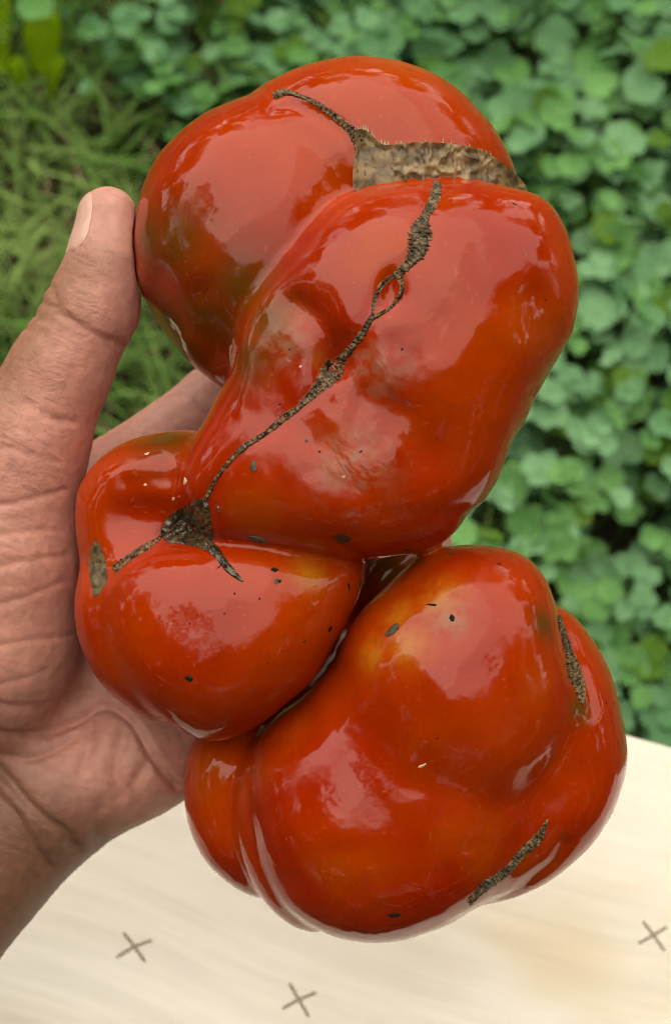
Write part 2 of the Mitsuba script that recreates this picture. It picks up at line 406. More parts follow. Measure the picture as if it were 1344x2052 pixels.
YELLOW += on_fruit((((880, 1195), 5), ((815, 1290), 5), ((745, 1310), 4), ((620, 1150), 4), ((800, 1230), 4), ((640, 725), 2.0)))
GREEN += on_fruit((((480, 570), 9), ((420, 640), 10), ((340, 640), 9), ((330, 880), 8), ((350, 480), 10), ((1090, 1250), 4), ((1160, 1420), 4), ((775, 1135), 7), ((300, 480), 8), ((370, 700), 9), ((540, 640), 7), ((500, 720), 7)))
PALE += on_fruit((((705, 925), 8), ((570, 690), 5), ((760, 740), 6), ((905, 1240), 4)))
MOLD += on_fruit((((686, 1080), 2.6), ((815, 1102), 1.1), ((378, 1360), .9), ((555, 1165), .9), ((905, 1110), .7)))
put('tomato', tom, 'tomato_skin')
labels['tomato'] = {'label': 'huge lumpy red tomato of many fused lobes with brown corky scars held in the hand', 'category': 'tomato'}


def sheet(tri, P, N, lift):
    """a thin closed skin over surface points: top lifted by lift (n), bottom 0.8 mm below the surface"""
    n = len(P)
    V = np.vstack([P + N * lift[:, None], P - N * 0.8])
    m = trimesh.Trimesh(P, tri, process=False)
    e = np.sort(m.edges, axis=1)
    u, inv, c = np.unique(e, axis=0, return_inverse=True, return_counts=True)
    b = m.edges[c[inv.ravel()] == 1]
    side = np.vstack([np.stack([b[:, 1], b[:, 0], b[:, 0] + n], 1), np.stack([b[:, 1], b[:, 0] + n, b[:, 1] + n], 1)])
    return V, np.vstack([tri, tri[:, ::-1] + n, side])


def ribbon(path, widths, fn=tomato_sdf, height=.3, rough=.85, seed=0, jag=.5):
    """a corky scar along a path (photo px) of given widths (px), following the fruit"""
    c = spline(path, False, 14)
    w = np.interp(np.linspace(0, 1, len(c)), np.linspace(0, 1, len(widths)), widths)
    s = np.concatenate([[0], np.cumsum(np.linalg.norm(np.diff(c, axis=0), axis=1))])
    n = max(int(s[-1] / 2), 6)
    q = np.linspace(0, s[-1], n)
    c = np.stack([np.interp(q, s, c[:, k]) for k in (0, 1)], 1)
    w = np.interp(q, s, w)
    d = np.gradient(c, axis=0); d /= np.linalg.norm(d, axis=1, keepdims=True)
    nrm = np.stack([-d[:, 1], d[:, 0]], 1)
    r = np.random.default_rng(seed)
    m = 9
    t = np.linspace(-1, 1, m)
    half = .5 * w[:, None] * (1 + jag * (r.random((n, 2)) - .3))
    off = np.where(t[None] < 0, t[None] * half[:, :1], t[None] * half[:, 1:])
    pts = c[:, None] + nrm[:, None] * off[..., None]
    P, N = front(fn, pts[..., 0].ravel(), pts[..., 1].ravel())
    prof = (1 - np.abs(t)**3)[None] * np.ones((n, 1))
    bump = meshkit.noise(P * 1.5, seed)
    lift = prof.ravel() * (height * .4 + rough * np.maximum(bump - .35, -.2)) + .04 + .25 * np.exp(-((np.abs(np.tile(t, n)) - .8) / .15)**2)
    run = np.repeat(q, m) * .12                                            # mm along the seam: the cross ticks
    lift += prof.ravel() * .3 * (.5 + .5 * np.sin(run * 6.0 + 2.5 * meshkit.noise(P * .8, seed + 3))) * (meshkit.noise(P * .5, seed + 5) > .3)
    i, j = np.meshgrid(np.arange(n - 1), np.arange(m - 1), indexing='ij')
    a = (i * m + j).ravel()
    tri = np.vstack([np.stack([a, a + 1, a + m + 1], 1), np.stack([a, a + m + 1, a + m], 1)])
    if np.cross(P[tri[:, 1]] - P[tri[:, 0]], P[tri[:, 2]] - P[tri[:, 0]]).sum(0) @ np.array([0, 0, 1]) < 0:
        tri = tri[:, ::-1]
    return sheet(tri, P, N, lift)


def patch(poly, fn, lift_fn, step=2.5, n=4):
    """a corky area inside an outline (photo px), following the fruit"""
    pg = sg.Polygon(spline(poly, True, n)).buffer(0)
    x0, y0, x1, y1 = pg.bounds
    X, Y = np.meshgrid(np.arange(x0, x1, step), np.arange(y0, y1, step))
    Y = Y + 0.01
    g = np.c_[X.ravel(), Y.ravel()]
    g = g[shapely.contains(pg.buffer(-step * .6), shapely.points(g))]
    rim = np.array([pg.exterior.interpolate(s).coords[0] for s in np.arange(0, pg.length, step)])
    from scipy.spatial import Delaunay
    pts = np.vstack([rim, g])
    tri = Delaunay(pts).simplices
    tri = tri[shapely.contains(pg.buffer(.3), shapely.points(pts[tri].mean(1)))]
    P, N = front(fn, pts[:, 0], pts[:, 1])
    edge = shapely.distance(pg.exterior, shapely.points(pts))
    a = pts[tri]
    ccw = (a[:, 1, 0] - a[:, 0, 0]) * (a[:, 2, 1] - a[:, 0, 1]) - (a[:, 1, 1] - a[:, 0, 1]) * (a[:, 2, 0] - a[:, 0, 0]) < 0
    tri[~ccw] = tri[~ccw][:, ::-1]
    return sheet(tri, P, N, lift_fn(pts, P, edge))


def wrinkle(pts, P, edge):
    a = meshkit.noise(np.c_[pts[:, 0] / 15, pts[:, 1] / 30, np.zeros(len(pts))], 3)
    b = meshkit.noise(np.c_[pts[:, 0] / 7, pts[:, 1] / 9, np.zeros(len(pts))], 5)
    ridge = 1 - np.abs(2 * a - 1)
    flat = np.clip((pts[:, 0] - 770) / 40, 0.1, 1)
    lip = .7 * np.exp(-(edge / 6)**2)
    return .12 + np.maximum(1.5 * (ridge - .6) + .7 * (b - .5), -.3) * flat * np.clip(edge / 8, 0, 1) + lip + .25 + .7 * np.clip((pts[:, 1] - 335) / 40, 0, 1)


rs = np.random.default_rng(11)
STEM = [(710, 372), (709, 330), (712, 290), (716, 262), (730, 262), (748, 276), (768, 292), (800, 289), (850, 286), (905, 291), (950, 300), (985, 318), (1015, 343), (1036, 368), (1040, 392), (1000, 420), (900, 430), (800, 430), (735, 400)]
put('tomato__stem_scar', patch(STEM, upper_carved, wrinkle), 'stem_cork', smooth=40)
labels['tomato__stem_scar'] = {'label': 'wrinkled brown corky stem scar between the upper lobes'}
for path, wd, fn in ((SC1, (13, 11, 7, 9, 12, 15, 26), upper_carved), (SC2, (16, 21, 15, 42, 38, 20, 13), tomato_sdf), (SC2L, (11, 9, 6, 5), tomato_sdf), (SC2R, (10, 6, 5, 6), tomato_sdf),
                     (SC3, (9, 14, 12, 15, 40, 20, 10, 15, 9, 12, 8, 7, 9), tomato_sdf), (SC4, (9, 13, 12, 15), tomato_sdf), (SC5, (4, 21, 13, 17, 9), tomato_sdf), (SC6, (5, 10, 14, 26, 22, 6), tomato_sdf)):
    put('tomato__cork_scar', ribbon(path, wd, fn, seed=len(scene)), 'cork', smooth=40)
put('tomato__cork_scar', patch(HUB, tomato_sdf, lambda q, P, e: .1 + .9 * meshkit.noise(np.c_[q / 7, q[:, :1] * 0], 2) * np.clip(e / 8, 0, 1)), 'hub_cork', smooth=40)
put('tomato__cork_scar', patch(EYE, tomato_sdf, lambda q, P, e: .1 + .4 * meshkit.noise(np.c_[q / 10, q[:, :1] * 0], 4) * np.clip(e / 6, 0, 1)), 'eye_cork', smooth=40)

# dry fibres standing along the edges of the stem scar
fr = np.random.default_rng(77)
edge_ = spline([(712, 300), (716, 264), (732, 262), (750, 277), (770, 292), (800, 289), (850, 286), (905, 291), (950, 300), (985, 318), (1012, 341), (1032, 364)], False, 10)
qx = np.interp(np.sort(fr.random(46)) * (len(edge_) - 1), np.arange(len(edge_)), edge_[:, 0]); qy = np.interp(qx, edge_[2:, 0], edge_[2:, 1]) + fr.normal(0, 1.5, 46)
P, N_ = front(upper_carved, qx, qy)
fibres = []
for p, n_ in zip(P, N_):
    l_, w_ = fr.uniform(.5, 1.7), fr.uniform(.14, .3)
    c_ = trimesh.creation.cone(radius=w_, height=l_, sections=6)
    d_ = np.array([fr.normal(0, .35), 1.0, .25]); d_ = d_ - n_ * (d_ @ n_) * .6
    c_.apply_transform(trimesh.geometry.align_vectors([0, 0, 1], d_ / np.linalg.norm(d_)))
    fibres.append(trimesh.Trimesh(c_.vertices + p + n_ * .15, c_.faces, process=False))
scene['fibre_look'] = {'type': 'principled', 'base_color': {'type': 'rgb', 'value': (.34, .25, .13)}, 'roughness': .6}
labels[put('tomato__scar_fibres', trimesh.util.concatenate(fibres), 'fibre_look', smooth=False)] = {'kind': 'stuff'}


# crumbs, seeds and pits on the wet skin
def crumb(px, py, rx, ry, rot, key, bsdf, tall=.5, seed=0):
    r_ = np.random.default_rng(seed)
    (P,), (n_,) = front(tomato_sdf, [px], [py])
    m = trimesh.creation.icosphere(subdivisions=2, radius=1.0)
    v = m.vertices * (1 + 1.1 * (meshkit.noise(m.vertices * 1.4 + seed * 3.1, seed)[:, None] - .5))
    e = np.array([math.cos(rot), math.sin(rot), 0]); e -= n_ * (e @ n_); e /= np.linalg.norm(e)
    f = np.cross(n_, e)
    s_ = .12
    put(key, trimesh.Trimesh(P + np.outer(v[:, 0] * rx * s_, e) + np.outer(v[:, 1] * ry * s_, f) + np.outer(v[:, 2] * min(rx, ry) * s_ * tall, n_), m.faces, process=False), bsdf)


scene['seed_look'] = {'type': 'principled', 'base_color': {'type': 'rgb', 'value': (.50, .33, .22)}, 'roughness': .35, 'specular': .5}
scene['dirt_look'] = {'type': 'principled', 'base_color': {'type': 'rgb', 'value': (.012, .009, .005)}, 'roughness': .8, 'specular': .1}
scene['chaff_look'] = {'type': 'principled', 'base_color': {'type': 'rgb', 'value': (.06, .048, .03)}, 'roughness': .6, 'specular': .3}
for q, (x, y, a, b, t) in enumerate([(371, 964, 7, 5, 1.4), (348, 999, 4, 3, .3), (294, 909, 5, 3, .2), (291, 971, 3, 2, 0), (437, 1017, 2.5, 1.6, .5), (602, 735, 3, 2, .5), (688, 955, 3, 2, 0), (846, 1535, 7, 3, .6)]):
    put_ = crumb(x, y, a, b, t, 'tomato__seed', 'seed_look', .5, q)
for q, (x, y, a, b, t) in enumerate([(517, 1079, 18, 9, -.15), (787, 1262, 13, 8, .7), (508, 934, 6, 9, .2), (436, 1020, 3, 7, .2), (614, 883, 3, 3, 0)]):
    crumb(x, y, a, b, t, 'tomato__husk', 'chaff_look', .45, 20 + q)
for q, (x, y, a, b, t) in enumerate([(699, 1176, 9, 3, -.9), (721, 1174, 8, 3, -1.1), (661, 1261, 6, 5, .5), (865, 1212, 10, 2, -.3), (378, 1361, 7, 4, -.3), (550, 1142, 6, 4, 0), (560, 1165, 3, 3, 0), (610, 1286, 3, 2, 0),
                                     (876, 1480, 2, 2, 0), (1092, 601, 3, 1.5, .2), (1030, 408, 5, 2, -.4), (905, 1238, 4, 7, .3), (805, 700, 2, 2, 0), (722, 905, 4, 1.5, .4), (640, 905, 2, 2, 0), (580, 700, 2, 2, 0), (560, 810, 2.5, 1.5, 0),
                                     (380, 1250, 2, 2, 0), (470, 1190, 2, 2, 0), (520, 1200, 2, 2, 0), (450, 1230, 1.5, 1.5, 0), (440, 1135, 5, 1.5, .9), (535, 1330, 2, 1.2, 0), (1215, 1410, 2.5, 2, 0), (790, 1835, 12, 5, .1), (1000, 1130, 4, 2, .3), (1120, 1260, 3, 3, 0), (1126, 1285, 3, 4, 0), (1147, 1330, 5, 4, 0), (1157, 1352, 7, 5, .3)]):
    crumb(x, y, a, b, t, 'tomato__dirt_speck', 'dirt_look', .35, 40 + q)

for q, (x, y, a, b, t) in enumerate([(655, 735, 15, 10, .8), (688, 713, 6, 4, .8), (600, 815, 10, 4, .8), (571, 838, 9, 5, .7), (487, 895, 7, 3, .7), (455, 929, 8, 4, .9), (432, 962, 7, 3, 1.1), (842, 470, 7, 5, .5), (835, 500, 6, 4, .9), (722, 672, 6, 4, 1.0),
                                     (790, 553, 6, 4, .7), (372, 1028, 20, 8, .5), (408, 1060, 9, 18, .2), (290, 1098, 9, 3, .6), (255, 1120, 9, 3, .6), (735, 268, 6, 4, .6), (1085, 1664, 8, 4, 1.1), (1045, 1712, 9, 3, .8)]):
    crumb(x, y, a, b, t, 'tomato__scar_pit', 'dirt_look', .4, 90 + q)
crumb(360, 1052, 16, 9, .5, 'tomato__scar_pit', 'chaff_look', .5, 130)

# ---------------------------------------------------------------- the hand
def cone(x, y, z, a, b, ra, rb):
    d = b - a
    t = np.clip(((x - a[0]) * d[0] + (y - a[1]) * d[1] + (z - a[2]) * d[2]) / (d @ d), 0, 1)
    return np.sqrt((x - a[0] - t * d[0])**2 + (y - a[1] - t * d[1])**2 + (z - a[2] - t * d[2])**2) - (ra + (rb - ra) * t)


J = lambda px, py, w: loc(px, py, w)
CHAINS = {
    'arm': [[(J(-560, 2240, -30), 24), (J(-135, 1665, -32), 20), (J(60, 1540, -33), 15)], [(J(-490, 2350, -30), 24), (J(-40, 1715, -32), 18.5), (J(110, 1600, -33), 15)], [(J(-620, 2150, -30), 22), (J(-230, 1590, -32), 19), (J(-40, 1460, -30), 17)]],
    'palm': [[(J(-70, 1520, -34), 14), (J(140, 1030, -34), 11)], [(J(-20, 1560, -36), 14), (J(240, 1140, -37), 11)], [(J(40, 1590, -37), 13), (J(330, 1280, -38), 10.5)], [(J(100, 1620, -36), 13), (J(400, 1430, -38), 10)],
             [(J(110, 1585, -28), 15.5), (J(262, 1520, -31), 14.2), (J(345, 1500, -36), 12.5)], [(J(150, 1310, -44), 12), (J(300, 1330, -46), 9)]],
    'thenar': [[(J(-90, 1420, -22), 19), (J(-15, 1290, -16), 20.5), (J(8, 1120, -12), 18.5), (J(35, 940, -8), 15), (J(60, 868, -6), 13.8), (J(120, 745, -4), 11.6), (J(186, 615, -2), 10.3), (J(214, 520, 0), 8.1), (J(217, 432, 0), 7.0)],
               [(J(120, 1030, -34), 10), (J(20, 1010, -18), 13)]],
    'index': [[(J(140, 1030, -36), 11), (J(240, 935, -42), 9), (J(425, 800, -50), 8.6), (J(610, 740, -58), 7.8), (J(730, 730, -58), 6.6)]],
    'middle': [[(J(240, 1140, -37), 11), (J(520, 1010, -50), 9), (J(720, 960, -52), 8.2), (J(830, 960, -44), 7)]],
    'ring': [[(J(330, 1280, -38), 10.5), (J(590, 1200, -44), 8.8), (J(750, 1150, -40), 8), (J(868, 1112, -32), 6.7)]],
    'little': [[(J(400, 1430, -38), 10), (J(590, 1410, -52), 8), (J(720, 1370, -56), 7), (J(800, 1330, -52), 6)]],
}
# creases of the palm, the wrist and the thumb: path, depth, half-width (mm)
CREASE = [([(-20, 1452), (40, 1470), (90, 1472), (150, 1450), (190, 1425), (230, 1432), (270, 1465), (310, 1530), (350, 1590)], 1.7, 1.5),
          ([(-20, 1380), (30, 1402), (100, 1408), (160, 1395)], .8, 1.6),
          ([(0, 1510), (60, 1522), (110, 1505), (150, 1480)], .8, 1.4), ([(-20, 1510), (40, 1585), (95, 1640), (130, 1670), (145, 1710)], 1.6, 1.6),
          ([(-20, 1580), (30, 1625), (65, 1690), (90, 1750)], 1.2, 1.5), ([(170, 1460), (175, 1500), (165, 1540)], .8, 2.5), ([(245, 1470), (230, 1540), (240, 1600)], 1.1, 2.8), ([(290, 1540), (265, 1580), (270, 1640)], .8, 2.4), ([(205, 1610), (190, 1650), (185, 1710)], .8, 2.2),
          ([(150, 650), (185, 672), (225, 695), (262, 704)], 1.2, 1.3), ([(170, 678), (210, 705), (250, 715)], .5, 1.0), ([(100, 615), (130, 635), (160, 640)], .7, 1.0), ([(85, 640), (115, 660), (140, 668)], .5, 1.0), ([(60, 660), (90, 680), (120, 685)], .5, .9), ([(120, 590), (135, 602), (150, 640)], .5, .9),
          ([(90, 820), (130, 848), (175, 855)], .8, 1.2), ([(-10, 1020), (60, 1010), (110, 998), (150, 985)], .7, 1.1), ([(-10, 920), (40, 905), (90, 915), (140, 930)], .45, .8), ([(60, 950), (90, 985), (120, 1000)], .4, .8),
          ([(-10, 1140), (60, 1125), (150, 1110)], .5, .8), ([(-10, 1210), (80, 1190), (150, 1160)], .5, .8), ([(-10, 1080), (70, 1065), (140, 1060)], .4, .8), ([(-10, 1290), (70, 1275), (150, 1270)], .5, .8), ([(-10, 1365), (60, 1350), (110, 1335)], .55, .9),
          ([(340, 775), (375, 800), (410, 830)], .9, 1.2), ([(245, 855), (265, 880)], .6, .9), ([(285, 812), (300, 850)], .5, .9)]
CREASE = [(loc(*spline(p, False, 3).T, -14.0)[:, :2], d * (.72 if p[0][1] < 1370 else 1.05), max(s * .72, .75)) for p, d, s in CREASE]


FOLDS = Field(CREASE, [], (-180, -190), (40, 90), deepest=True)


def hand_sdf(x, y, z):
    g = {}
    for name, chains in CHAINS.items():
        ds = [cone(x, y, z, a, b, ra, rb) for ch in chains for (a, ra), (b, rb) in zip(ch[:-1], ch[1:])]
        g[name] = smin(ds, {'arm': 3.5, 'palm': 3.0, 'thenar': 1.8}.get(name, 1.2))
    d = smin([smin([g['palm'], g['arm']], 3.0), g['thenar']], 2.5)
    d = smin([d] + [g[k] for k in ('index', 'middle', 'ring', 'little')], .9)
    return np.where(d < 6, np.maximum(d, np.float64(.3) - SOLID(x, y, z)), d)


def SOLID(x, y, z):
    F, lo, g = TGRID
    shape = np.broadcast_shapes(np.shape(x), np.shape(y), np.shape(z))
    c = np.array([np.broadcast_to((q - l) / g, shape).ravel() for q, l in zip((x, y, z), lo)])
    return ndi.map_coordinates(F, c, order=1, mode='constant', cval=20).reshape(shape)


hand, _ = surface(hand_sdf, (-172, -186, -72), (30, 82, 14), 0.75, newton=0)
trimesh.smoothing.filter_taubin(hand, iterations=8)
hand = max(hand.split(only_watertight=False), key=lambda m: len(m.faces))
hn = np.array(hand.vertex_normals)
q = np.array(hand.vertices)
dep = FOLDS(q[:, 0], q[:, 1]) / (1 + np.exp(-(q[:, 2] + 54) / 2.5)) * np.clip(hn[:, 2] * 2 + .7, 0, 1)
dep = dep + .22 * (meshkit.noise(q * .33, 4) - .5) + .12 * (meshkit.noise(q * np.array([.5, 1.1, .8]), 9) - .5)
hand = trimesh.Trimesh(q - hn * dep[:, None], hand.faces, process=False)
put('hand', hand, 'hand_skin')
labels['hand'] = {'label': 'brown skinned left hand with its thumb raised, gripping the lumpy tomato from behind', 'category': 'hand'}

# thumbnail: a curved plate on the outer side of the thumb's end
a, b = loc(211, 515, 0), loc(217, 392, .5)
ax = (b - a) / np.linalg.norm(b - a)
e1 = np.array([0, 0, 1.0]) - ax * ax[2]; e1 /= np.linalg.norm(e1)
e2 = np.cross(e1, ax)
e2 = e2 if e2[0] < 0 else -e2
nu, nv = 19, 13
sg_, tg = np.meshgrid(np.linspace(0, 1, nu), np.linspace(-1, 1, nv), indexing='ij')
sg_, tg = sg_.ravel(), tg.ravel()
half = (1 - np.abs(2 * sg_ - 1)**4)**.5
ang = np.radians(72 + 50 * tg * half)
out = np.cos(ang)[:, None] * e1 + np.sin(ang)[:, None] * e2 + .45 * np.clip(sg_ - .72, 0, 1)[:, None]**1.0 * ax
out /= np.linalg.norm(out, axis=1, keepdims=True)
q = a + np.outer(sg_, b - a)
rad = np.full(len(q), 8.0)
for _ in range(14):
    rad = rad - .9 * hand_sdf(*(q + out * rad[:, None]).T)
V = q + out * rad[:, None]
nail_lift = .12 + .28 * (half * (1 - tg**2)).clip(0, 1)
V = np.array(V)
i, j = np.meshgrid(np.arange(nu - 1), np.arange(nv - 1), indexing='ij')
k = (i * nv + j).ravel()
tri = np.vstack([np.stack([k, k + 1, k + nv + 1], 1), np.stack([k, k + nv + 1, k + nv], 1)])
cen = V - (a + np.outer((V - a) @ ax, ax))
cen /= np.linalg.norm(cen, axis=1, keepdims=True)
m = trimesh.Trimesh(V, tri, process=False)
if (m.face_normals * cen[tri[:, 0]]).sum() < 0:
    tri = tri[:, ::-1]
put('hand__thumbnail', sheet(tri, V, cen, nail_lift), 'nail', smooth=50)

# ---------------------------------------------------------------- the board
BZ = 0.45
e0, e1_ = plane_hit(1250, 1473, BZ)[:2], plane_hit(1344, 1499, BZ)[:2]
bd = (e1_ - e0) / np.linalg.norm(e1_ - e0)                 # along the far edge
bn = np.array([-bd[1], bd[0]]); bn = bn if bn[1] < 0 else -bn
mid = e0 - bd * .16


def on_board(a, b):
    return mid + bd * a + bn * b


corners = sg.Polygon([on_board(-.42, 0), on_board(.42, 0), on_board(.42, .215), on_board(-.42, .215)]).buffer(-.012).buffer(.012, quad_segs=6)
top = trimesh.creation.extrude_polygon(corners, .02, engine='earcut')
top.apply_translation([0, 0, BZ - .02])


def wood(p, n, uv):
    p = mi.Vector3f(p)
    s = (p.x - float(mid[0])) * float(bd[0]) + (p.y - float(mid[1])) * float(bd[1])
    t = (p.x - float(mid[0])) * float(bn[0]) + (p.y - float(mid[1])) * float(bn[1])
    t = t + .03 * (mikit.fbm(s * 7, t * 9, 1.0, 2) - .5)
    g = .45 * mikit.fbm(s * 6, t * 60, 3.0, 4) + .55 * mikit.fbm(s * 14, t * 24, 6.0, 4)
    fine = mikit.fbm(s * 30, t * 420, 5.0, 2)
    c = mikit.mix((.67, .61, .49), (.76, .72, .63), mikit.smoothstep(.36, .62, g))
    c = mikit.mix(c, (.64, .52, .35), mikit.smoothstep(.48, .66, mikit.fbm(s * 13 + 4, t * 20, 8.0, 3)) * .7)
    c = mikit.mix(c, (.88, .85, .79), mikit.smoothstep(.52, .72, mikit.fbm(s * 5 + 14, t * 11, 2.0, 2)) * .55)
    return c * (.93 + .14 * fine)


scene['wood'] = {'type': 'principled', 'base_color': mikit.proc(wood), 'roughness': .55, 'specular': .35}
scene['leg_wood'] = {'type': 'principled', 'base_color': {'type': 'rgb', 'value': (.42, .30, .18)}, 'roughness': .6}
scene['pen_ink'] = {'type': 'principled', 'base_color': {'type': 'rgb', 'value': (.24, .19, .13)}, 'roughness': .7}
scene['pen_faint'] = {'type': 'principled', 'base_color': {'type': 'rgb', 'value': (.52, .45, .33)}, 'roughness': .7}
put('wooden_board', top, 'wood', smooth=30, to_mm=False)
labels['wooden_board'] = {'label': 'pale plywood board with hand drawn crosses below the tomato', 'category': 'board'}
for a_ in (-.36, .36):
    for b_ in (.04, .175):
        x, y = on_board(a_, b_)
        put('wooden_board__leg', trimesh.creation.box((.045, .045, BZ - .02), transform=trimesh.transformations.translation_matrix((x, y, (BZ - .02) / 2 - .001))), 'leg_wood', smooth=False, to_mm=False)


def strokes(key, lines, bsdf, wd=.0005):
    g = shapely.union_all([sg.LineString([plane_hit(*q, BZ)[:2] for q in l]).buffer(wd) for l in lines])
    m = trimesh.util.concatenate([trimesh.creation.extrude_polygon(q, .0004, engine='earcut') for q in getattr(g, 'geoms', [g])])
    m.apply_translation([0, 0, BZ - .0002])
    put(key, m, bsdf, smooth=False, to_mm=False)


strokes('wooden_board__pen_mark', [[(249, 1872), (268, 1896), (289, 1926)], [(236, 1918), (268, 1898), (302, 1886)]], 'pen_ink')
strokes('wooden_board__pen_mark', [[(581, 1974), (598, 2003), (617, 2036)], [(568, 2021), (598, 2004), (631, 1991)]], 'pen_ink')
strokes('wooden_board__pen_mark', [[(1289, 1849), (1309, 1875), (1329, 1904)], [(1281, 1890), (1309, 1875), (1333, 1860)]], 'pen_ink')

# ---------------------------------------------------------------- ground and plants
def soil(p, n, uv):
    p = mi.Vector3f(p)
    a = mikit.fbm(p.x * 9, p.y * 9, 1.0, 4)
    return mikit.mix((.035, .03, .018), (.16, .12, .075), mikit.smoothstep(.35, .75, a))


scene['soil_look'] = {'type': 'diffuse', 'reflectance': mikit.proc(soil)}
gx = np.concatenate([-np.geomspace(60, 2.2, 14), np.linspace(-2, 2, 61), np.geomspace(2.2, 60, 14)])
X, Y = np.meshgrid(gx, gx, indexing='ij')
Z = .022 * (meshkit.noise(np.stack([X * 4, Y * 4, X * 0], -1)) - .5) - .012
n_ = len(gx)
i, j = np.meshgrid(np.arange(n_ - 1), np.arange(n_ - 1), indexing='ij')
k = (i * n_ + j).ravel()
put('ground', (np.stack([X, Y, Z], -1).reshape(-1, 3), np.vstack([np.stack([k, k + n_, k + n_ + 1], 1), np.stack([k, k + n_ + 1, k + 1], 1)])), 'soil_look', to_mm=False)
labels['ground'] = {'label': 'dark soil between the clover and the grass', 'kind': 'structure'}


def leaf_look(base, rim, trans):
    def colour(p, n, uv):
        p = mi.Vector3f(p)
        a = mikit.fbm(p.x * 60, p.y * 60, p.z * 60, 2)
        b = mikit.fbm(p.x * 9, p.y * 9, 2.0, 2)
        c = mikit.mix(base, rim, mikit.smoothstep(.3, .75, a * .5 + b * .5))
        return c
    return {'type': 'principledthin', 'base_color': mikit.proc(colour), 'roughness': .42, 'diff_trans': trans, 'spec_trans': 0.0, 'eta': 1.45}


scene['leaf_blue_green'] = leaf_look((.10, .23, .10), (.20, .38, .19), .38)
scene['leaf_green'] = leaf_look((.09, .22, .062), (.165, .35, .115), .42)
scene['leaf_young'] = leaf_look((.07, .155, .02), (.11, .21, .035), .55)
scene['leaf_lime'] = leaf_look((.11, .20, .003), (.16, .26, .006), .7)
scene['grass_look'] = leaf_look((.07, .16, .03), (.21, .31, .09), .4)
scene['straw_look'] = {'type': 'twosided', 'b': {'type': 'diffuse', 'reflectance': {'type': 'rgb', 'value': (.26, .20, .12)}}}


def leaflet(kind, r):
    """a small round leaf: cupped, scalloped, with a notch towards the tip (unit radius, attached at the origin, growing along +x)"""
    n, V, F = 14, [], []
    lob = r.integers(4, 6)
    rings = (0.5, 1.0)
    cup, ph = r.uniform(.10, .28), r.uniform(0, 6)
    V.append((0, 0, 0))
    for q in rings:
        for k in range(n):
            a = 2 * math.pi * k / n
            if kind == 'round':
                rad = q * (1 - (.10 * q) * (.5 + .5 * math.cos(lob * a + ph)) - .35 * q * math.exp(-((abs(a - math.pi)) / .28)**2))
            else:                                            # heart: notch at the tip
                rad = q * (1 - .26 * q * math.exp(-(min(a, 2 * math.pi - a) / .32)**2) - .20 * q * math.exp(-((a - math.pi) / .8)**2))
            z = cup * q * q + .07 * q * math.cos(lob * a + ph) * q
            V.append((rad * math.cos(a), rad * math.sin(a), z))
    for k in range(n):
        k2 = (k + 1) % n
        F.append((0, 1 + k, 1 + k2))
        for s in range(1):
            b0, b1 = 1 + s * n, 1 + (s + 1) * n
            F += [(b0 + k, b1 + k, b1 + k2), (b0 + k, b1 + k2, b0 + k2)]
    V = np.array(V)
    V[:, 0] += 0.85 if kind == 'heart' else 0.0
    return V, np.array(F)


def leaf_mesh(kind, r):
    if kind == 'round':
        return leaflet('round', r)
    V, F, at = [], [], 0
    for k in range(3):
        v, f = leaflet('heart', r)
        v = v * np.array([.62, .62, .62])
        tilt = r.uniform(-.25, .3)
        c, s = math.cos(tilt), math.sin(tilt)
        v = np.c_[v[:, 0] * c - v[:, 2] * s, v[:, 1], v[:, 0] * s + v[:, 2] * c + k * .03]
        a = 2 * math.pi * k / 3 + r.uniform(-.2, .2)
        c, s = math.cos(a), math.sin(a)
        V.append(np.c_[v[:, 0] * c - v[:, 1] * s, v[:, 0] * s + v[:, 1] * c, v[:, 2]])
        F.append(f + at); at += len(v)
    return np.vstack(V), np.vstack(F)


lr = np.random.default_rng(5)
KINDS = [leaf_mesh('round' if k % 2 else 'trefoil', lr) for k in range(10)]
WRITTEN_LEAF = {}


def mound(x, y):
    return .075 + .075 * (meshkit.noise(np.stack([x * 4.5, y * 4.5, x * 0], -1), 2) - .3) + .05 * (meshkit.noise(np.stack([x * 13, y * 13, x * 0], -1), 3) - .5)


def border(x, y):
    """> 0 where clover grows, < 0 where the grass takes over (the left of the picture)"""
    return (x + .13) + .35 * (y - .72) + .10 * (meshkit.noise(np.stack([x * 8, y * 8, x * 0], -1), 8) - .5)


def in_view(P, pad=60):
    q = P - CAM
    w = q @ FWD
    u, v = CX + FPX * (q @ RIGHT) / w, CY - FPX * (q @ UP) / w
    return u, v, (u > -pad) & (u < 1344 + pad) & (v > -pad) & (v < 2052 + pad)


